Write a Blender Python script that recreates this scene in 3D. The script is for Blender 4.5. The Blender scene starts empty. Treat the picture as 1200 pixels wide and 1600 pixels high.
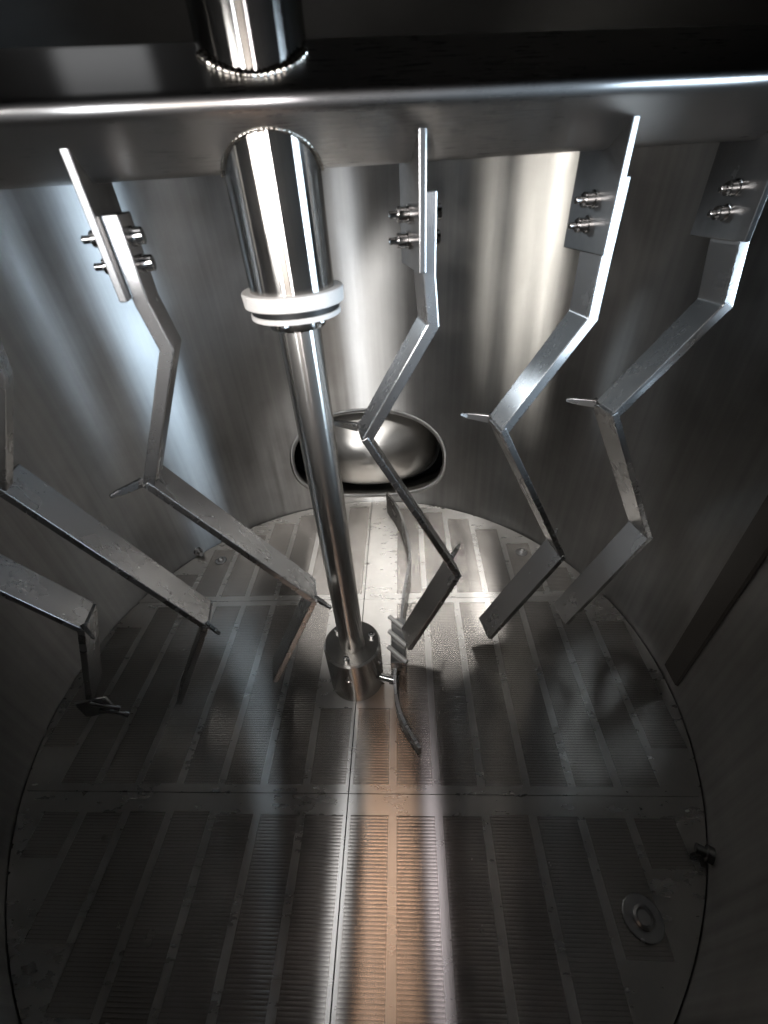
import bpy, bmesh, math, random
from mathutils import Vector, Matrix
random.seed(7)
S = bpy.context.scene
COL = S.collection
PI = math.pi

# ------------------------------------------------------------------ camera
# one unit is the height of the lens above the false floor (about a metre)
PITCH, ROLL, YAW = 0.6616, -0.0694, 0.0690
cp, sp = math.cos(PITCH), math.sin(PITCH)
cy, sy = math.cos(YAW), math.sin(YAW)
cr, sr = math.cos(ROLL), math.sin(ROLL)
Ry = Matrix(((cy, sy, 0), (-sy, cy, 0), (0, 0, 1)))
Mp = Matrix(((1, 0, 0), (0, -sp, -cp), (0, cp, -sp)))
Rr = Matrix(((cr, -sr, 0), (sr, cr, 0), (0, 0, 1)))
RM = Rr @ Mp @ Ry                       # world -> (right, down, forward)
right, down, fwd = RM[0], RM[1], RM[2]
CAM = Vector((0.1372, -0.5987, 1.0))
cd = bpy.data.cameras.new('camera')
cam = bpy.data.objects.new('camera', cd)
COL.objects.link(cam)
cam.matrix_world = Matrix(((right[0], -down[0], -fwd[0], CAM[0]),
                           (right[1], -down[1], -fwd[1], CAM[1]),
                           (right[2], -down[2], -fwd[2], CAM[2]),
                           (0, 0, 0, 1)))
cd.sensor_fit = 'VERTICAL'
cd.sensor_height = 24.0
cd.sensor_width = 18.0
cd.lens = 671.56 / 1600 * 24.0
cd.clip_start = 0.01
cd.clip_end = 50
cd.dof.use_dof = True
cd.dof.focus_distance = 1.02
cd.dof.aperture_fstop = 2.6
S.camera = cam

# ------------------------------------------------------------------ world, colour management, lamps
w = bpy.data.worlds.new('World')
S.world = w
w.use_nodes = True
w.node_tree.nodes['Background'].inputs[0].default_value = (0.5, 0.55, 0.6, 1)
w.node_tree.nodes['Background'].inputs[1].default_value = 0.001
S.view_settings.view_transform = 'Standard'
S.view_settings.look = 'None'
S.view_settings.exposure = 0.05
S.view_settings.gamma = 1.0
S.render.engine = 'CYCLES'
S.cycles.max_bounces = 7
S.cycles.glossy_bounces = 6
S.cycles.diffuse_bounces = 3
S.cycles.sample_clamp_indirect = 4.0
S.cycles.use_denoising = True
S.cycles.caustics_reflective = True

def area(name, az, r, z, sx, sz, power, col, tilt=0.0, spread=PI):
    """a lamp on the tank wall, az degrees round from the camera side, facing the axis"""
    a = math.radians(az)
    l = bpy.data.lights.new(name, 'AREA')
    l.shape = 'RECTANGLE'
    l.size, l.size_y = sx, sz
    l.energy = power
    l.color = col
    l.spread = spread
    o = bpy.data.objects.new(name, l)
    COL.objects.link(o)
    o.location = (r * math.sin(a), -r * math.cos(a), z)
    d = Vector((-math.sin(a), math.cos(a), math.tan(tilt)))
    o.rotation_euler = d.to_track_quat('-Z', 'Y').to_euler()
    return o

def aim(o, x, y, z):
    o.rotation_euler = (Vector((x, y, z)) - o.location).to_track_quat('-Z', 'Y').to_euler()
# daylight through the open manway behind the camera: two bright edges, a dimmer middle
ACROSS = math.radians(96)
for az, wd, p, c in ((-10.5, 0.070, 0.60, (0.93, 0.96, 1.0)), (0.5, 0.19, 0.26, (1.0, 0.90, 0.82)), (12.0, 0.060, 0.42, (1.0, 0.94, 0.96))):
    area('manway_lamp', az, 0.80, 0.99, wd, 0.26, p, c, spread=ACROSS)
# added lamps repeating the manway light, turned down to the floor
DOWN = math.radians(40)
for az, wd, p, c in ((-11.5, 0.040, 0.042, (0.95, 0.97, 1.0)), (2.5, 0.21, 0.095, (1.0, 0.66, 0.46)), (15.0, 0.040, 0.028, (1.0, 0.92, 0.98))):
    o = area('manway_floor_fill', az, 0.79, 1.04, wd, 0.16, p, c, spread=DOWN)
    aim(o, o.location.x * 0.6 + 0.06, -0.40, 0)
# unseen cool lamps on the right, warm lamps on the left, beams narrowed by spread
NARROW = math.radians(38)
for az, wd, z, h, tz, p, sp_ in ((99, 0.06, 0.95, 0.30, 1.00, 0.36, 42), (75, 0.22, 0.84, 0.42, 0.80, 1.0, 64)):
    aim(area('wall_streak_lamp', az, 0.735, z, wd, h, p, (0.66, 0.83, 1.0), spread=math.radians(sp_)), -0.60, 0.42, tz)
for az, wd, p in ((-66, 0.02, 0.045), (-72, 0.018, 0.04), (-79, 0.035, 0.11), (-88, 0.035, 0.13)):
    aim(area('wall_streak_lamp', az, 0.735, 0.90, wd, 0.40, p, (1.0, 0.95, 0.87), spread=NARROW), 0.45, 0.61, 0.92)
# unseen lamps added under the lid to light the far part of the floor
def fill_spot(x, y, z, tx, ty, power, cone, blend, col, soft):
    sl = bpy.data.lights.new('fill_spot', 'SPOT')
    sl.energy = power; sl.color = col
    sl.spot_size = math.radians(cone); sl.spot_blend = blend
    sl.shadow_soft_size = soft
    so = bpy.data.objects.new('fill_spot', sl); COL.objects.link(so)
    so.location = (x, y, z)
    so.rotation_euler = (Vector((tx, ty, 0)) - so.location).to_track_quat('-Z', 'Y').to_euler()
fill_spot(0.58, 0.24, 1.19, 0.43, 0.47, 22, 35, 0.22, (1.0, 0.98, 0.95), 0.10)
strip_fill = area('lid_strip_fill', 180, 0.25, 1.21, 0.96, 0.05, 1.5, (1.0, 0.98, 0.95), spread=math.radians(50))  # added unseen strip that evens the light on the far plates
aim(strip_fill, 0.0, 0.50, 0.0)
# added fill spot by the manway top, thrown across to the far half: its lower edge leaves the near floor dark
fill_spot(-0.23, -0.66, 1.13, 0.42, 0.46, 0, 60, 0.35, (1.0, 0.98, 0.96), 0.14)
CROSS = bpy.data.objects['fill_spot.001']; CROSS.name = 'cross_fill'; CROSS.data.energy = 27
aim(CROSS, 0.36, 0.40, 0.42)
# added cool fill spot under the far left lid, turned on the knives right of the shaft
fill_spot(-0.50, 0.32, 1.22, 0.42, 0.46, 30, 32, 0.6, (0.80, 0.91, 1.0), 0.08)
SIDE = bpy.data.objects['fill_spot.001']; SIDE.name = 'knife_fill'
aim(SIDE, 0.44, 0.10, 0.74)
hatch = area('lid_hatch_lamp', 0, 0.1, 1.275, 0.11, 0.14, 0.022, (0.95, 0.97, 1.0))
hatch.location = (-0.205, 0.06, 1.30)
aim(hatch, -0.20, 0.04, 0)

# ------------------------------------------------------------------ materials
def steel(name, base, rough, aniso=0.0, grain=(1, 1, 1), scale=40, blotch=0.12, rvar=0.03, haze=0.0, hrough=0.6, hvar=0.6, runs=False):
    """stainless steel: a brushed Beckmann lobe (drawn out along u when aniso > 0) over a broad pickled lobe"""
    m = bpy.data.materials.new(name)
    m.use_nodes = True
    nt = m.node_tree
    N, L = nt.nodes, nt.links
    N.remove(N['Principled BSDF'])
    b = N.new('ShaderNodeBsdfAnisotropic')
    b.distribution = 'BECKMANN'
    tc = N.new('ShaderNodeTexCoord')
    mp = N.new('ShaderNodeMapping')
    mp.inputs['Scale'].default_value = grain
    L.new(tc.outputs['UV'], mp.inputs['Vector'])
    n1 = N.new('ShaderNodeTexNoise')
    n1.inputs['Scale'].default_value = scale
    n1.inputs['Detail'].default_value = 4
    L.new(mp.outputs[0], n1.inputs['Vector'])
    n2 = N.new('ShaderNodeTexNoise')
    n2.inputs['Scale'].default_value = 7
    n2.inputs['Detail'].default_value = 7
    n2.inputs['Roughness'].default_value = 0.65
    L.new(tc.outputs['Object'], n2.inputs['Vector'])
    # colour: thin film and dried residue in blotches
    r = N.new('ShaderNodeValToRGB')
    e = r.color_ramp.elements
    e[0].position, e[1].position = 0.30, 0.72
    e[0].color = (*[c * (1 - blotch) for c in base], 1)
    e[1].color = (*[min(1, c * (1 + blotch)) for c in base], 1)
    L.new(n2.outputs['Fac'], r.inputs['Fac'])
    L.new(r.outputs[0], b.inputs['Color'])
    # roughness: grain + blotches
    ma = N.new('ShaderNodeMath'); ma.operation = 'ADD'
    L.new(n1.outputs['Fac'], ma.inputs[0]); L.new(n2.outputs['Fac'], ma.inputs[1])
    if runs:                                  # water runs: let the long grain into the colour too
        hf = N.new('ShaderNodeMath'); hf.operation = 'MULTIPLY'; hf.inputs[1].default_value = 0.5
        L.new(ma.outputs[0], hf.inputs[0]); L.new(hf.outputs[0], r.inputs['Fac'])
    mr = N.new('ShaderNodeMapRange')
    mr.inputs['From Min'].default_value = 0.6
    mr.inputs['From Max'].default_value = 1.4
    mr.inputs['To Min'].default_value = rough - rvar
    mr.inputs['To Max'].default_value = rough + rvar
    L.new(ma.outputs[0], mr.inputs['Value'])
    L.new(mr.outputs[0], b.inputs['Roughness'])
    if aniso:
        b.inputs['Anisotropy'].default_value = -aniso
        tg = N.new('ShaderNodeTangent')
        tg.direction_type = 'UV_MAP'
        tg.uv_map = 'UVMap'
        L.new(tg.outputs[0], b.inputs['Tangent'])
    out = b.outputs[0]
    if haze:
        b2 = N.new('ShaderNodeBsdfAnisotropic')
        b2.distribution = 'BECKMANN'
        b2.inputs['Roughness'].default_value = hrough
        L.new(r.outputs[0], b2.inputs['Color'])
        mx = N.new('ShaderNodeMixShader')
        # dried wort and scale scatter a little more in the blotches
        hm = N.new('ShaderNodeMapRange')
        hm.inputs['From Min'].default_value = 0.35; hm.inputs['From Max'].default_value = 0.7
        hm.inputs['To Min'].default_value = haze * (1 - hvar); hm.inputs['To Max'].default_value = haze * (1 + hvar * 1.3)
        L.new(n2.outputs['Fac'], hm.inputs['Value'])
        L.new(hm.outputs[0], mx.inputs[0])
        L.new(out, mx.inputs[1]); L.new(b2.outputs[0], mx.inputs[2])
        out = mx.outputs[0]
    L.new(out, N['Material Output'].inputs['Surface'])
    return m

def plain(name, base, rough, metallic=0.0):
    m = bpy.data.materials.new(name)
    m.use_nodes = True
    nt = m.node_tree
    b = nt.nodes['Principled BSDF']
    b.inputs['Metallic'].default_value = metallic
    b.inputs['Roughness'].default_value = rough
    n = nt.nodes.new('ShaderNodeTexNoise'); n.inputs['Scale'].default_value = 30; n.inputs['Detail'].default_value = 6
    r = nt.nodes.new('ShaderNodeValToRGB')
    r.color_ramp.elements[0].color = (*[c * 0.82 for c in base], 1)
    r.color_ramp.elements[1].color = (*[min(1, c * 1.1) for c in base], 1)
    nt.links.new(n.outputs['Fac'], r.inputs['Fac'])
    nt.links.new(r.outputs[0], b.inputs['Base Color'])
    return m

# UV convention: u runs along the direction in which a highlight is drawn out
M_WALL = steel('wall_steel', (0.365, 0.362, 0.355), 0.33, 0.81, (0.12, 5, 1), 12, haze=0.095, hrough=0.5, rvar=0.06, blotch=0.20, hvar=0.75, runs=True)
M_FLOOR = steel('floor_plate_steel', (0.52, 0.50, 0.475), 0.28, 0.80, (6, 2, 1), 12, haze=0.12, rvar=0.02)
M_WIRE = steel('wedge_wire_steel', (0.41, 0.385, 0.36), 0.26, 0.80, (2, 2, 1), 9, haze=0.10, rvar=0.02)
M_BEAM = steel('beam_steel', (0.46, 0.455, 0.45), 0.28, 0.5, (30, 2, 1), 12, haze=0.30, hrough=0.6, rvar=0.015, blotch=0.05, hvar=0.1)
M_KNIFE = steel('knife_steel', (0.56, 0.555, 0.55), 0.27, 0.55, (5, 2, 1), 8, haze=0.24, rvar=0.012, blotch=0.06, hvar=0.12)
M_PLATE = steel('bracket_steel', (0.42, 0.415, 0.41), 0.26, 0.0, (1, 1, 1), 25, haze=0.30, hvar=0.15)
M_TUBE = steel('polished_steel', (0.50, 0.485, 0.465), 0.20, 0.70, (2, 60, 1), 20, blotch=0.10, rvar=0.03, haze=0.03)
M_SHAFT = steel('satin_shaft_steel', (0.60, 0.58, 0.55), 0.26, 0.6, (2, 60, 1), 20, blotch=0.05, rvar=0.01, haze=0.20, hvar=0.1)
M_DOOR = steel('spun_steel', (0.54, 0.525, 0.50), 0.34, 0.4, (40, 2, 1), 20, haze=0.3, hvar=0.2)
M_BOLT = steel('bolt_steel', (0.62, 0.61, 0.60), 0.22)
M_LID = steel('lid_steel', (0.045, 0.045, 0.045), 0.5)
M_WELD = steel('weld_steel', (0.66, 0.62, 0.56), 0.24)
M_PIN = steel('scuffed_steel', (0.90, 0.88, 0.85), 0.6, haze=0.5, hrough=0.9)
M_DARK = steel('sump_steel', (0.22, 0.21, 0.20), 0.6)
M_PTFE = plain('white_plastic', (0.74, 0.71, 0.68), 0.42)
M_SEAL = plain('black_rubber', (0.012, 0.012, 0.012), 0.5)

# ------------------------------------------------------------------ helpers
def link(name, verts, faces, mat, parent=None, uvs=None, smooth=None, bevel=0.0, loc=None):
    me = bpy.data.meshes.new(name)
    me.from_pydata([tuple(v) for v in verts], [], faces)
    me.validate()
    bm = bmesh.new(); bm.from_mesh(me)
    bmesh.ops.recalc_face_normals(bm, faces=bm.faces)
    bm.to_mesh(me); bm.free()
    uvl = me.uv_layers.new(name='UVMap')
    for lp in me.loops:
        co = me.vertices[lp.vertex_index].co
        if uvs is None:
            uvl.data[lp.index].uv = (co.y, co.x)
        elif callable(uvs):
            uvl.data[lp.index].uv = uvs(co)
        else:
            uvl.data[lp.index].uv = uvs[lp.vertex_index]
    me.materials.append(mat)
    if smooth is not None:
        for p in me.polygons: p.use_smooth = True
        me.set_sharp_from_angle(angle=math.radians(smooth))
    o = bpy.data.objects.new(name, me)
    COL.objects.link(o)
    if parent: o.parent = parent
    if loc: o.location = loc
    if bevel:
        b = o.modifiers.new('bevel', 'BEVEL'); b.width = bevel; b.segments = 2; b.limit_method = 'ANGLE'
        b.harden_normals = False
    return o

def thing(name, label, cat, loc=(0, 0, 0), rz=0.0, group=None):
    o = bpy.data.objects.new(name, None)
    o.empty_display_size = 0.02
    COL.objects.link(o)
    o.location = loc; o.rotation_euler = (0, 0, rz)
    o['label'] = label; o['category'] = cat
    if group: o['group'] = group
    return o

def lathe(profile, n=64, closed=False):
    """profile: list of (r, z); returns verts, faces, uvs (u along z so highlights run up the axis)"""
    V, F, U = [], [], []
    for i in range(n):
        a = 2 * PI * i / n
        for r, z in profile:
            V.append((r * math.cos(a), r * math.sin(a), z)); U.append((z, a * 0.2))
    m = len(profile)
    for i in range(n):
        j = (i + 1) % n
        for k in range(m - 1 if not closed else m):
            l = (k + 1) % m
            F.append((i * m + k, j * m + k, j * m + l, i * m + l))
    return V, F, U

def capped(profile, n=64):
    """closed solid of revolution: profile from bottom to top with caps"""
    V, F, U = lathe(profile, n)
    m = len(profile)
    V.append((0, 0, profile[0][1])); V.append((0, 0, profile[-1][1]))
    U += [(0, 0), (0, 0)]
    b, t = len(V) - 2, len(V) - 1
    for i in range(n):
        j = (i + 1) % n
        F.append((b, j * m, i * m)); F.append((t, i * m + m - 1, j * m + m - 1))
    return V, F, U

def box_pts(x0, x1, y0, y1, z0, z1):
    V = [(x, y, z) for x in (x0, x1) for y in (y0, y1) for z in (z0, z1)]
    F = [(0, 1, 3, 2), (4, 6, 7, 5), (0, 4, 5, 1), (2, 3, 7, 6), (0, 2, 6, 4), (1, 5, 7, 3)]
    return V, F

def rod(p, q, r, n=16, r2=None):
    p, q = Vector(p), Vector(q)
    d = (q - p).normalized()
    a = d.orthogonal().normalized(); b = d.cross(a)
    r2 = r if r2 is None else r2
    V, F = [], []
    for c, rr in ((p, r), (q, r2)):
        for i in range(n):
            t = 2 * PI * i / n
            V.append(c + a * (rr * math.cos(t)) + b * (rr * math.sin(t)))
    for i in range(n):
        j = (i + 1) % n
        F.append((i, j, n + j, n + i))
    F.append(tuple(range(n - 1, -1, -1))); F.append(tuple(range(n, 2 * n)))
    return V, F

def stepped_rod(stations, n=18):
    """turned part: list of (point, radius) along one line, one closed surface"""
    pts = [Vector(p) for p, _ in stations]
    d = (pts[-1] - pts[0]).normalized()
    a = d.orthogonal().normalized(); b = d.cross(a)
    V, F = [], []
    for p, (_, r) in zip(pts, stations):
        for i in range(n):
            t = 2 * PI * i / n
            V.append(p + a * (r * math.cos(t)) + b * (r * math.sin(t)))
    for k in range(len(pts) - 1):
        for i in range(n):
            j = (i + 1) % n
            F.append((k * n + i, k * n + j, (k + 1) * n + j, (k + 1) * n + i))
    m = len(pts) - 1
    F.append(tuple(range(n - 1, -1, -1))); F.append(tuple(range(m * n, m * n + n)))
    return V, F

# ------------------------------------------------------------------ the tank: wall, neck, lid, sump
R = 0.753
ZTOP = 1.145
# oval manway in the back wall, in (s, z) with s = arc length to the right of the +Y axis
HS, HZ, HA, HB = 0.003, 0.205, 0.268, 0.170
def wall_pt(s, z, r=R):
    a = s / R
    return (r * math.sin(a), r * math.cos(a), z)
def sup(t, A, B, p=2.3):
    c, s_ = math.cos(t), math.sin(t)
    return A * math.copysign(abs(c) ** (2 / p), c), B * math.copysign(abs(s_) ** (2 / p), s_)
V, F, UV = [], [], []
def vert(s, z):
    V.append(wall_pt(s, z)); UV.append((z, s)); return len(V) - 1
PX0, PX1, PZ0, PZ1 = -0.36, 0.36, -0.06, 0.47
NT = 96
rings = []
for k in range(9):
    f = k / 8
    ring = []
    for i in range(NT):
        t = 2 * PI * i / NT
        es, ez = sup(t, HA, HB); es += HS; ez += HZ
        c, s_ = math.cos(t), math.sin(t)
        # point on the rectangle in the same direction from the hole centre
        kx = (PX1 - HS) / c if c > 1e-9 else ((PX0 - HS) / c if c < -1e-9 else 1e9)
        kz = (PZ1 - HZ) / s_ if s_ > 1e-9 else ((PZ0 - HZ) / s_ if s_ < -1e-9 else 1e9)
        kk = min(kx, kz)
        ox, oz = HS + c * kk, HZ + s_ * kk
        for cx_, cz_ in ((PX0, PZ0), (PX0, PZ1), (PX1, PZ0), (PX1, PZ1)):      # bring the nearest spoke into the corner
            if abs(math.atan2(s_, c) - math.atan2(cz_ - HZ, cx_ - HS)) < PI / NT + 1e-6: ox, oz = cx_, cz_
        ring.append(vert(es + (ox - es) * f, ez + (oz - ez) * f))
    rings.append(ring)
for k in range(8):
    for i in range(NT):
        j = (i + 1) % NT
        F.append((rings[k][i], rings[k][j], rings[k + 1][j], rings[k + 1][i]))
def patch(s0, s1, z0, z1, ns, nz):
    g = [[vert(s0 + (s1 - s0) * i / ns, z0 + (z1 - z0) * j / nz) for j in range(nz + 1)] for i in range(ns + 1)]
    for i in range(ns):
        for j in range(nz):
            F.append((g[i][j], g[i + 1][j], g[i + 1][j + 1], g[i][j + 1]))
patch(PX0, PX1, PZ1 - 0.001, ZTOP, 48, 6)
HALF = PI * R
MW = 0.225                                         # half width (arc) of the open manway behind the camera
patch(PX1 - 0.0005, HALF - MW, PZ0, ZTOP, 128, 8)
patch(-(HALF - MW), PX0 + 0.0005, PZ0, ZTOP, 128, 8)
patch(HALF - MW - 0.0005, HALF + MW + 0.0005, PZ0, 0.84, 24, 6)
patch(HALF - MW - 0.0005, HALF + MW + 0.0005, 1.135, ZTOP, 24, 1)
# corners between the ring patch's rectangle and its 96 spokes
me = bpy.data.meshes.new('wall')
me.from_pydata(V, [], F)
bm = bmesh.new(); bm.from_mesh(me)
bm.verts.ensure_lookup_table()
for f in bm.faces:
    c = f.calc_center_median(); f.normal_update()
    if f.normal.x * c.x + f.normal.y * c.y > 0: f.normal_flip()
    f.smooth = True
bm.to_mesh(me); bm.free()
ul = me.uv_layers.new(name='UVMap')
for lp in me.loops: ul.data[lp.index].uv = UV[lp.vertex_index]
me.normals_split_custom_set_from_vertices([(-v[0] / R, -v[1] / R, 0) for v in V])
me.materials.append(M_WALL)
wall = bpy.data.objects.new('wall', me); COL.objects.link(wall)
wall['kind'] = 'structure'
# neck of the oval manway: rolled lip proud of the wall, then a short oval tube outwards
prof = [(0.015, -0.0005), (0.013, -0.0030), (0.008, -0.0045), (0.003, -0.0035), (0.000, 0.001), (0.000, 0.03), (0.000, 0.10)]
V, F, U = [], [], []
for i in range(NT):
    t = 2 * PI * i / NT
    for off, dr in prof:
        s_, z_ = sup(t, HA + off, HB + off)
        V.append(wall_pt(HS + s_, HZ + z_, R + dr)); U.append((t * 0.2, dr))
m = len(prof)
for i in range(NT):
    j = (i + 1) % NT
    for k in range(m - 1):
        F.append((i * m + k, j * m + k, j * m + k + 1, i * m + k + 1))
link('manway_neck', V, F, M_WALL, wall, U, smooth=50)
# dark upright strip added for the band of shade on the right wall
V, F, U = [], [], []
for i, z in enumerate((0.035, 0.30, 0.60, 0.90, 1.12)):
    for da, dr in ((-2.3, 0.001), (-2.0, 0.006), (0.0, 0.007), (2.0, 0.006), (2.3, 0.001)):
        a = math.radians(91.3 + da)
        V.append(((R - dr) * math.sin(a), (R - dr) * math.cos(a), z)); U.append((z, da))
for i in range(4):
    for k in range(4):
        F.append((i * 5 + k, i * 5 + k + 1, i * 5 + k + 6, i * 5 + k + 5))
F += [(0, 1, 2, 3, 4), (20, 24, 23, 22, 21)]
link('wall_shade_strip', V, F, plain('shade_strip_dark', (0.020, 0.016, 0.012), 0.55), wall, U, smooth=40)
# lid: a shallow cone that closes the tank over the beam
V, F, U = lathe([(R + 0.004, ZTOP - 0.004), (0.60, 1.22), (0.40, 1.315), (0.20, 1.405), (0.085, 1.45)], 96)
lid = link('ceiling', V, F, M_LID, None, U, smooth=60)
lid['kind'] = 'structure'
V, F, U = capped([(0.9, -0.10), (0.9, -0.062)], 96)
sump = link('tank_bottom', V, F, M_DARK, None, U)
sump['kind'] = 'structure'

# ------------------------------------------------------------------ oval door that plugs the manway
door = thing('manway_door', 'dished shiny steel door plugging the oval opening low in the far wall', 'hatch door', wall_pt(HS, HZ, R + 0.055))
def door_mesh(A, B, depth, nr=18, n=80, flat=0.0):
    V, F, U = [(0, -depth, 0)], [], [(0, 0)]
    for k in range(1, nr + 1):
        f = k / nr
        for i in range(n):
            t = 2 * PI * i / n
            x, z = sup(t, A * f, B * f, 2.25)
            d = depth * (1 - f ** 2.4)
            d *= 1 - 0.07 * math.exp(-((x + 0.02) / 0.045) ** 2) * max(0, min(1, (z + B) / B * 0.6))   # shallow pressed crease
            V.append((x, -d, z)); U.append((f * 0.3, t * 0.15))
    for i in range(n):
        F.append((0, 1 + (i + 1) % n, 1 + i))
        for k in range(nr - 1):
            a, b = 1 + k * n, 1 + (k + 1) * n
            j = (i + 1) % n
            F.append((a + i, a + j, b + j, b + i))
    # edge, turned back
    a = 1 + (nr - 1) * n; b = len(V)
    for i in range(n):
        x, y, z = V[a + i]; V.append((x, 0.03, z)); U.append((0.33, i * 0.01))
    for i in range(n):
        j = (i + 1) % n
        F.append((a + i, a + j, b + j, b + i))
    return V, F, U
V, F, U = door_mesh(0.250, 0.160, 0.120)
link('door_panel', V, F, M_DOOR, door, U, smooth=40)
V, F, U = [], [], []
for i in range(80):
    t = 2 * PI * i / 80
    for A, B, y in ((0.250, 0.161, 0.012), (0.262, 0.165, 0.014), (0.262, 0.165, 0.03), (0.250, 0.161, 0.03)):
        x, z = sup(t, A, B, 2.4); V.append((x, y, z)); U.append((t, y))
for i in range(80):
    j = (i + 1) % 80
    for k in range(4):
        l = (k + 1) % 4
        F.append((i * 4 + k, j * 4 + k, j * 4 + l, i * 4 + l))
link('door_seal', V, F, M_SEAL, door, U, smooth=40)

# ------------------------------------------------------------------ false floor: six slotted plates
floor = bpy.data.objects.new('floor', None); COL.objects.link(floor)
floor['kind'] = 'structure'
FR = 0.7503
SP = 0.0914
PITCH_W = 0.0055
def chord(x): return math.sqrt(max(0.0, FR * FR - x * x))
def make_plate(sign, row):
    """sign: +1 right half, -1 left half; row -1 near, 0 middle, 1 far"""
    gap = 0.0012
    ylo, yhi = {-1: (-9, -0.2608), 0: (-0.2594, 0.2575), 1: (0.2588, 9)}[row]
    Vp, Fp = [], []
    idx = {}
    def pv(x, y, z):
        key = (round(x * sign, 5), round(y, 5), round(z, 5))
        if key not in idx:
            idx[key] = len(Vp); Vp.append(key)
        return idx[key]
    def quad(xa, xb, ya0, ya1, yb0, yb1, z=0.0):
        if ya1 - ya0 < 1e-4 and yb1 - yb0 < 1e-4: return
        f = []
        for p in ((xa, ya0), (xb, yb0), (xb, yb1), (xa, ya1)):
            v = pv(p[0], p[1], z)
            if v not in f: f.append(v)
        if len(f) > 2: Fp.append(tuple(f) if sign > 0 else tuple(reversed(f)))
    panels = []
    k = 0
    sw = 0.0078
    while True:
        x0 = gap if k == 0 else k * SP - sw           # strip
        x1 = k * SP + sw
        x2 = (k + 1) * SP - sw                        # band
        if x0 >= FR - 0.004: break
        def lim(x):
            c = chord(x)
            return max(ylo, -c), min(yhi, c)
        n = 2
        for i in range(n):
            a, b = x0 + (x1 - x0) * i / n, x0 + (x1 - x0) * (i + 1) / n
            a, b = min(a, FR - 1e-4), min(b, FR - 1e-4)
            if b - a < 1e-5: continue
            (al, ah), (bl, bh) = lim(a), lim(b)
            if ah > al: quad(a, b, al, ah, bl, max(bl, bh))
        x2 = min(x2, FR - 1e-4)
        if x2 - x1 < 1e-4: break
        # slotted area of this band
        (l1, h1), (l2, h2) = lim(x1), lim(x2)
        bord = 0.016 if row == 0 else 0.018
        s0, s1 = max(l1, l2) + bord, min(h1, h2) - bord
        if row == -1: s1 = -0.296; s0 = -chord(min(x2, FR)) + 0.03
        if row == 1: s0 = 0.277; s1 = chord(min(x2, FR)) - 0.03
        if row == 0:
            s0, s1 = -0.244, 0.238
            cm = chord(x2) - 0.03
            s0, s1 = max(s0, -cm), min(s1, cm)
            if k == 0: s1 = -0.080                   # solid cover round the hub
        if row == 1 and k == 0 and sign > 0: s1 = s0
        ok = s1 - s0 > 0.02 and x2 - x1 > 0.03
        if ok:
            s1 = s0 + PITCH_W * round((s1 - s0) / PITCH_W)
        n = 6
        for i in range(n):
            a, b = x1 + (x2 - x1) * i / n, x1 + (x2 - x1) * (i + 1) / n
            (al, ah), (bl, bh) = lim(a), lim(b)
            if ah <= al: continue
            bh = max(bl, bh)
            if ok:
                quad(a, b, al, s0, bl, s0); quad(a, b, s1, ah, s1, bh)
            else:
                quad(a, b, al, ah, bl, bh)
        if ok: panels.append((x1, x2, s0, s1))
        k += 1
    side = 'right' if sign > 0 else 'left'
    fp = link('floor_plate', Vp, Fp, M_FLOOR, floor)
    sol = fp.modifiers.new('thickness', 'SOLIDIFY'); sol.thickness = 0.008; sol.offset = -1
    # wedge wire panels: one corrugated sheet each, wires run across the band
    prof = [(0.0, -0.0009), (0.0001, -0.00016), (0.0006, -0.00004), (0.0024, 0.0), (0.0042, -0.00004), (0.0047, -0.00016), (0.0048, -0.0009)]
    for x1, x2, s0, s1 in panels:
        Vw, Fw = [], []
        for c in range(int(round((s1 - s0) / PITCH_W))):
            for y, z in prof:
                Vw.append((sign * x1, s0 + c * PITCH_W + 0.00035 + y, z - 0.0006))
                Vw.append((sign * x2, s0 + c * PITCH_W + 0.00035 + y, z - 0.0006))
        for q in range(len(Vw) // 2 - 1):
            Fw.append((2 * q, 2 * q + 1, 2 * q + 3, 2 * q + 2))
        link('slotted_panel', Vw, Fw, M_WIRE, fp, smooth=50)
    return fp
plates = {}
for row in (-1, 0, 1):
    for sign in (-1, 1):
        plates[(sign, row)] = make_plate(sign, row)
def floor_screw(plate, x, y, r=0.010):
    V, F = stepped_rod([((x, y, 0.0006), r * 1.9), ((x, y, 0.0022), r * 1.8), ((x, y, 0.0026), r), ((x, y, 0.008), r), ((x, y, 0.010), r * 0.75), ((x, y, 0.006), r * 0.6)], 24)
    link('screw', V, F, M_PLATE, plate, smooth=35)
floor_screw(plates[(-1, 1)], -0.502, 0.438)
floor_screw(plates[(1, 1)], 0.509, 0.447)
floor_screw(plates[(1, -1)], 0.512, -0.440, 0.017)
# locating pegs on the wall just over the floor edge
for a in (-51.5, 118.5):
    q = math.radians(a)
    p = Vector((math.sin(q), math.cos(q), 0))
    V, F = stepped_rod([(p * (R + 0.002) + Vector((0, 0, 0.018)), 0.014), (p * (R - 0.010) + Vector((0, 0, 0.018)), 0.014), (p * (R - 0.011) + Vector((0, 0, 0.018)), 0.008), (p * (R - 0.026) + Vector((0, 0, 0.018)), 0.008)], 20)
    link('peg', V, F, M_PLATE, wall, smooth=35)

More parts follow.
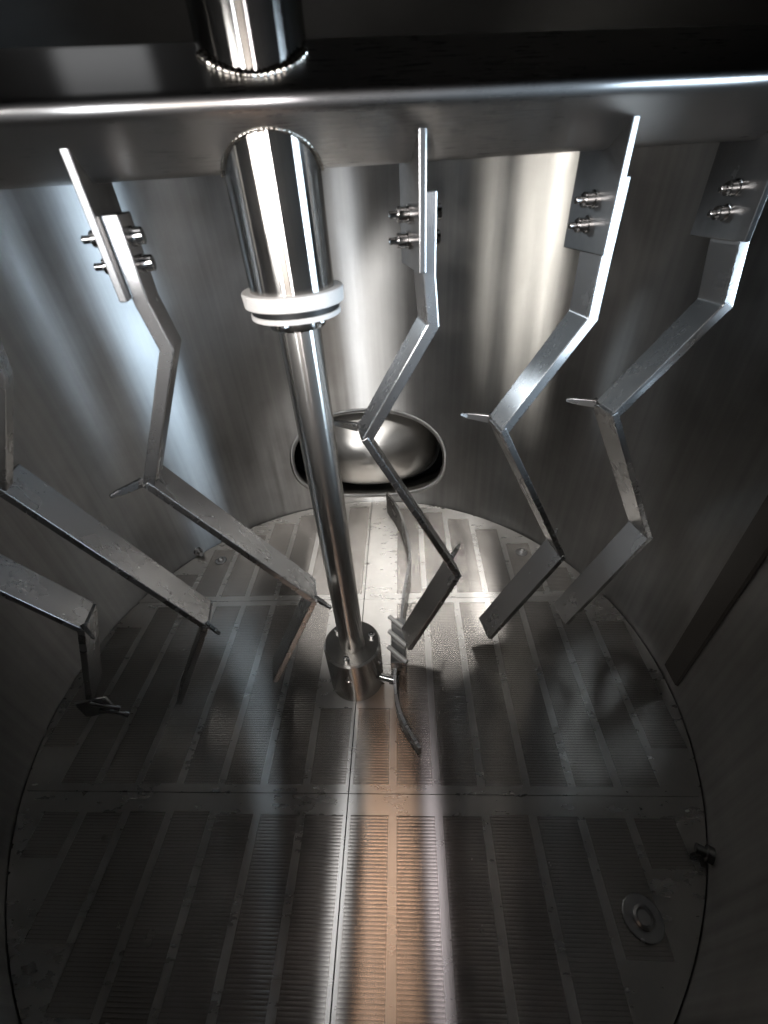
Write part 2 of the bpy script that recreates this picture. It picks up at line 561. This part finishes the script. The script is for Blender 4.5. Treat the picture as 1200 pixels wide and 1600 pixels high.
# ------------------------------------------------------------------ drive shaft
shaft = thing('drive_shaft', 'tall upright polished steel shaft with a white collar at mid height', 'shaft')
TR = 0.0525
V, F, U = lathe([(0.047, 0.892), (TR - 0.001, 0.892), (TR, 0.893), (TR, 1.2), (TR, 1.5)], 96)
link('outer_tube', V, F, M_TUBE, shaft, U, smooth=40)
V, F, U = capped([(0.050, 0.879), (0.0618, 0.879), (0.0632, 0.880), (0.0640, 0.8945), (0.0630, 0.896), (0.0535, 0.896)], 96)
link('collar', V, F, M_PTFE, shaft, U, smooth=35)
V, F, U = capped([(0.050, 0.8712), (0.0560, 0.8712), (0.0560, 0.8788), (0.050, 0.8788)], 96)
link('seal', V, F, M_SEAL, shaft, U, smooth=35)
V, F, U = capped([(0.045, 0.8645), (0.0565, 0.8645), (0.0575, 0.8653), (0.0575, 0.8703), (0.0566, 0.871), (0.045, 0.871)], 96)
link('retaining_ring', V, F, M_PTFE, shaft, U, smooth=35)
V, F, U = lathe([(0.0285, 0.86), (0.0285, 0.5), (0.0285, 0.145)], 72)
link('inner_shaft', V, F, M_SHAFT, shaft, U, smooth=40)
V, F, U = lathe([(0.0285, 0.850), (0.036, 0.851), (0.037, 0.853), (0.037, 0.8645)], 64)
link('shaft_flange', V, F, M_TUBE, shaft, U, smooth=40)
for a in (20, 80, 140, 200, 260, 320):
    c, s_ = math.cos(math.radians(a)), math.sin(math.radians(a))
    V, F = stepped_rod([((0.045 * c, 0.045 * s_, 0.8645), 0.0052), ((0.045 * c, 0.045 * s_, 0.8605), 0.0052), ((0.045 * c, 0.045 * s_, 0.859), 0.0040), ((0.045 * c, 0.045 * s_, 0.8585), 0.0020)], 6)
    link('bolt', V, F, M_PLATE, shaft)
HR = 0.066
V, F, U = capped([(HR - 0.004, 0.002), (HR, 0.006), (HR, 0.146), (HR - 0.004, 0.150), (0.031, 0.150), (0.030, 0.156), (0.0288, 0.156)], 96)
hub = link('hub', V, F, M_SHAFT, shaft, U, smooth=35)
for a, z in ((-96, 0.100), (-20, 0.105), (80, 0.1)):
    c, s_ = math.cos(math.radians(a)), math.sin(math.radians(a))
    V, F = stepped_rod([((HR * 0.97 * c, HR * 0.97 * s_, z), 0.008), ((HR * 1.03 * c, HR * 1.03 * s_, z), 0.008), ((HR * 1.04 * c, HR * 1.04 * s_, z), 0.006), ((HR * 0.99 * c, HR * 0.99 * s_, z), 0.004)], 16)
    link('set_screw', V, F, M_BOLT, hub, smooth=35)
for a in (-100, 20, 140):
    c, s_ = math.cos(math.radians(a)), math.sin(math.radians(a))
    V, F = stepped_rod([((0.048 * c, 0.048 * s_, 0.149), 0.0075), ((0.048 * c, 0.048 * s_, 0.158), 0.0075), ((0.048 * c, 0.048 * s_, 0.156), 0.004)], 12)
    link('cap_screw', V, F, M_BOLT, hub, smooth=35)

# ------------------------------------------------------------------ rake beam (frame turned by PHI about the shaft)
PHI = 0.216
BZ, BA, BB = 1.060, 0.0805, 0.0545
beam = thing('rake_beam', 'thick horizontal steel beam of diamond section crossing the shaft under the lid', 'beam', (0, 0, 0), PHI)
prof = []
corners = [(-BA, 0.0), (0.0, BB), (BA, 0.0), (0.0, -BB)]      # (local y, z); local y = away from the camera
for k in range(4):
    p0, p1, p2 = Vector(corners[k - 1]), Vector(corners[k]), Vector(corners[(k + 1) % 4])
    rr = 0.019
    a, b = p1 + (p0 - p1).normalized() * rr, p1 + (p2 - p1).normalized() * rr
    for i in range(7):
        f = i / 6
        prof.append((1 - f) ** 2 * a + 2 * f * (1 - f) * p1 + f * f * b)
n = len(prof)
cum = [0]
for i in range(n): cum.append(cum[-1] + (prof[(i + 1) % n] - prof[i]).length)
V, F, U = [], [], []
XS = [-0.735, -0.4, -0.1, 0.1, 0.4, 0.735]
for x in XS:
    for i, p in enumerate(prof):
        V.append((x, p[0], BZ + p[1])); U.append((cum[i], x))
for k in range(len(XS) - 1):
    for i in range(n):
        j = (i + 1) % n
        F.append((k * n + i, k * n + j, (k + 1) * n + j, (k + 1) * n + i))
F.append(tuple(range(n))); F.append(tuple(range((len(XS) - 1) * n + n - 1, (len(XS) - 1) * n - 1, -1)))
link('beam_tube', V, F, M_BEAM, beam, U, smooth=50)
# ripple weld where the tube enters the upper face, front half
def weld(name, up, a0, a1, ripples, rad):
    V, F = [], []
    N = ripples * 6; m = 8
    jit = [random.random() for _ in range(ripples + 1)]
    for i in range(N + 1):
        t = math.radians(a0 + (a1 - a0) * i / N)
        def P(tt):
            x, y = (TR + 0.002) * math.sin(tt), -(TR + 0.002) * math.cos(tt)
            zz = BB * (1 - abs(y) / BA)
            return Vector((x, y, BZ + (zz if up else -zz)))
        c = P(t); d = (P(t + 0.01) - P(t - 0.01)).normalized()
        o = Vector((math.sin(t), -math.cos(t), 0.6 if up else -0.6)).normalized()
        e = d.cross(o).normalized()
        ph = (i % 6) / 6.0
        r = rad * (0.72 + 0.40 * (1 - abs(2 * ph - 0.9)) + 0.22 * (jit[i // 6] - 0.5))
        if i in (0, N): r *= 0.3
        for k in range(m):
            q = 2 * PI * k / m
            V.append(c + o * (r * math.cos(q)) + e * (r * 0.8 * math.sin(q)))
    for i in range(N):
        for k in range(m):
            l = (k + 1) % m
            F.append((i * m + k, i * m + l, (i + 1) * m + l, (i + 1) * m + k))
    link(name, V, F, M_WELD, beam, lambda co: (co.x, co.z), smooth=60)
weld('weld_bead', True, -60, 60, 20, 0.0060)
weld('weld_bead', False, -85, 85, 34, 0.0018)

# ------------------------------------------------------------------ rake knives bolted to brackets under the beam
def strip(points, thick, y0, y1):
    """flat bar bent along points (x, z): mitred, thickness in the x-z plane, width from y0 to y1"""
    P = [Vector((p[0], p[1])) for p in points]
    L_, R_ = [], []
    for i, p in enumerate(P):
        d0 = (P[i] - P[i - 1]).normalized() if i else None
        d1 = (P[i + 1] - P[i]).normalized() if i < len(P) - 1 else None
        d0 = d0 or d1; d1 = d1 or d0
        n0, n1 = Vector((d0.y, -d0.x)), Vector((d1.y, -d1.x))
        nb = (n0 + n1).normalized()
        h = thick / 2 / max(0.35, nb.dot(n0))
        L_.append(p - nb * h); R_.append(p + nb * h)
    V, U = [], []
    s = 0
    for i in range(len(P)):
        if i: s += (P[i] - P[i - 1]).length
        for q in (L_[i], R_[i]):
            V.append((q.x, y0, q.y)); V.append((q.x, y1, q.y)); U += [(y0, s), (y1, s)]
    F = []
    for i in range(len(P) - 1):
        a, b = i * 4, i * 4 + 4      # L-front, L-back, R-front, R-back
        F += [(a, b, b + 1, a + 1), (a + 2, a + 3, b + 3, b + 2), (a, a + 2, b + 2, b), (a + 1, b + 1, b + 3, a + 3)]
    e = (len(P) - 1) * 4
    F += [(0, 1, 3, 2), (e, e + 2, e + 3, e + 1)]
    return V, F, U

def fin(par, x, y, z, dx, dy, dz):
    """small pointed fin welded to the outside of a bend"""
    a = Vector((x, y, z)); d = Vector((dx, dy, dz))
    side = Vector((-dy, dx, 0)).normalized()
    V = []
    for f, h, t in ((0.0, 0.007, 0.0035), (0.75, 0.005, 0.003), (1.0, 0.0025, 0.002)):
        c = a + d * f
        for sh in (-1, 1):
            for st in (-1, 1):
                V.append(c + Vector((0, 0, sh * h)) + side * (st * t))
    F = [(0, 1, 3, 2), (8, 10, 11, 9)]
    for k in (0, 4):
        F += [(k, k + 4, k + 5, k + 1), (k + 2, k + 3, k + 7, k + 6), (k, k + 2, k + 6, k + 4), (k + 1, k + 5, k + 7, k + 3)]
    link('fin', V, F, M_KNIFE, par, lambda co: (co.z, co.x + co.y), bevel=0.001)

def bolt(par, y, z, xl, xr):
    """stud with a nut and washer on the left and a head on the right"""
    st = [((xl - 0.027, y, z), 0.0030), ((xl - 0.026, y, z), 0.0040), ((xl - 0.017, y, z), 0.0040), ((xl - 0.0165, y, z), 0.0078), ((xl - 0.0155, y, z), 0.0084), ((xl - 0.0050, y, z), 0.0084),
          ((xl - 0.0040, y, z), 0.0078), ((xl - 0.0035, y, z), 0.0100), ((xl, y, z), 0.0100)]
    V, F = stepped_rod(st, 18)
    b = link('bolt', V, F, M_BOLT, par, smooth=30)
    V, F = stepped_rod([((xr, y, z), 0.0098), ((xr + 0.003, y, z), 0.0098), ((xr + 0.0035, y, z), 0.0085), ((xr + 0.011, y, z), 0.0085), ((xr + 0.012, y, z), 0.0072)], 18)
    link('bolt_head', V, F, M_BOLT, b, smooth=30)

KG = 'zigzag knives hanging under the rake beam'
def knife(label, U0, zs, xs, side, twist=0.0, yb=0.022):
    """zs/xs: heights and offsets along the beam of bend 1, bend 2, bend 3 and the foot"""
    c, s_ = math.cos(PHI), math.sin(PHI)
    t = thing('rake_knife', label, 'rake knife', (U0 * c, U0 * s_, 0), PHI + twist, KG)
    (z1, z2, z3, z4) = zs
    (x1, x2, x3, x4) = [x - U0 for x in xs]
    # bracket plate is welded to the beam
    V, F = box_pts(U0 - 0.009, U0 - 0.0005, -0.046, 0.052, 0.905, 1.052)
    ct, st_ = math.cos(twist), math.sin(twist)
    V = [(U0 + (x - U0) * ct - y * st_, (x - U0) * st_ + y * ct, z) for x, y, z in V]
    link('bracket', V, F, M_PLATE, beam, lambda co: (co.y, co.z), bevel=0.0012)
    th = 0.0165
    yf = -0.030
    V, F, U = strip([(th / 2, 0.985), (th / 2, 0.90), (x1 + th / 2, z1), (x2 + 0.004, z2)], th, yf, yb)
    link('upper_bar', V, F, M_KNIFE, t, U, bevel=0.0016)
    V, F, U = strip([(x2, z2 + 0.004), (x3, z3)], 0.0115, -0.0310, 0.034)
    link('lower_bar', V, F, M_KNIFE, t, U, bevel=0.0014)
    V, F, U = strip([(x3 + 0.003, z3 + 0.002), (x4, z4)], 0.0125, -0.0322, 0.032)
    link('foot', V, F, M_KNIFE, t, U, bevel=0.0014)
    fin(t, x2 - 0.004, 0.018 * side, z2 + 0.002, -0.040, 0.030 * side, 0.0)
    fin(t, x3 + 0.005, 0.024 * side, z3 + 0.002, 0.028, 0.032 * side, 0.0)
    for z, y in ((0.963, -0.004), (0.936, 0.000)):
        bolt(t, y, z, -0.009, th + 0.0005)
    return t
knife('zigzag knife hanging nearest the shaft on its left, bolts on its dark bracket', -0.182, (0.845, 0.659, 0.346, 0.102), (-0.173, -0.260, -0.061, -0.187), -1)
knife('slim zigzag knife hanging just right of the shaft, in front of the oval door', 0.162, (0.839, 0.682, 0.344, 0.122), (0.168, 0.070, 0.236, 0.130), 1)
knife('bright zigzag knife in the middle of the three right of the shaft, bolts showing', 0.402, (0.824, 0.664, 0.343, 0.101), (0.403, 0.295, 0.469, 0.330), 1)
knife('rightmost zigzag knife beside the dark right wall, with a bright lit upper bar', 0.606, (0.820, 0.664, 0.354, 0.097), (0.621, 0.492, 0.667, 0.531), 1)
knife('broad zigzag knife at the far left, its long pale bar slanting to the floor', -0.360, (0.836, 0.686, 0.329, 0.091), (-0.372, -0.449, -0.275, -0.403), -1, 0.0, -0.008)
outer = knife('outermost zigzag knife in the dark lower left corner by the wall', -0.575, (0.836, 0.690, 0.382, 0.165), (-0.575, -0.655, -0.479, -0.560), -1)

# two scraper pins through a small plate at the end of the outermost knife's foot
V, F = box_pts(-0.006, 0.056, -0.040, -0.034, 0.125, 0.180)
tip = link('scraper_plate', V, F, M_KNIFE, outer, lambda co: (co.x, co.z), bevel=0.0012)
for px_, pz_ in ((0.046, 0.166), (0.052, 0.138)):
    V, F = stepped_rod([((px_ - 0.020, -0.044, pz_ + 0.012), 0.0045), ((px_ + 0.022, -0.050, pz_ - 0.012), 0.0045), ((px_ + 0.0225, -0.050, pz_ - 0.0122), 0.0065), ((px_ + 0.030, -0.051, pz_ - 0.0165), 0.0065)], 12)
    link('pin', V, F, M_BOLT, tip, smooth=40)

# ------------------------------------------------------------------ curved plough sheet on the floor beside the hub
pl = thing('plough_blade', 'curved upright steel sheet sweeping over the floor beside the hub', 'plough')
ctrl = [(0.064, 0.672, 0.100), (0.112, 0.552, 0.100), (0.141, 0.361, 0.100), (0.120, 0.184, 0.100), (0.109, 0.041, 0.095), (0.097, -0.050, 0.075), (0.112, -0.125, 0.055), (0.150, -0.190, 0.048)]
def cr_(p0, p1, p2, p3, t):
    return [0.5 * (2 * b + (c - a) * t + (2 * a - 5 * b + 4 * c - d) * t * t + (3 * b - a - 3 * c + d) * t ** 3) for a, b, c, d in zip(p0, p1, p2, p3)]
pts = []
for i in range(len(ctrl) - 1):
    q = [ctrl[max(0, i - 1)], ctrl[i], ctrl[i + 1], ctrl[min(len(ctrl) - 1, i + 2)]]
    for k in range(8): pts.append(cr_(*q, k / 8))
pts.append(ctrl[-1])
V, F, U = [], [], []
TH = 0.0035
for i, p in enumerate(pts):
    a = Vector(pts[max(0, i - 1)][:2]); b = Vector(pts[min(len(pts) - 1, i + 1)][:2])
    d = (b - a).normalized(); nn = Vector((d.y, -d.x)) * TH
    for sg in (-1, 1):
        for z in (0.006, p[2]):
            V.append((p[0] + nn.x * sg, p[1] + nn.y * sg, z)); U.append((z, i * 0.02))
for i in range(len(pts) - 1):
    a, b = i * 4, i * 4 + 4
    F += [(a, a + 1, b + 1, b), (a + 2, b + 2, b + 3, a + 3), (a + 1, a + 3, b + 3, b + 1), (a, b, b + 2, a + 2)]
e = (len(pts) - 1) * 4
F += [(0, 2, 3, 1), (e, e + 1, e + 3, e + 2)]
link('sheet', V, F, M_KNIFE, pl, U, smooth=40)
V, F = box_pts(0.088, 0.124, -0.025, 0.105, 0.050, 0.104)
cl = link('clamp', V, F, M_KNIFE, pl, lambda co: (co.z, co.y), bevel=0.002)
for k in range(3):
    y0 = 0.085 - k * 0.045
    V, F = rod((0.083, y0 + 0.020, 0.110), (0.127, y0 - 0.022, 0.110), 0.0055, 14)
    link('pin', V, F, M_PIN, cl, smooth=40)
V, F = stepped_rod([((HR - 0.004, -0.030, 0.055), 0.009), ((0.085, -0.036, 0.055), 0.009), ((0.086, -0.036, 0.055), 0.013), ((0.0965, -0.039, 0.055), 0.013)], 16)
link('stub', V, F, M_BOLT, pl, smooth=40)
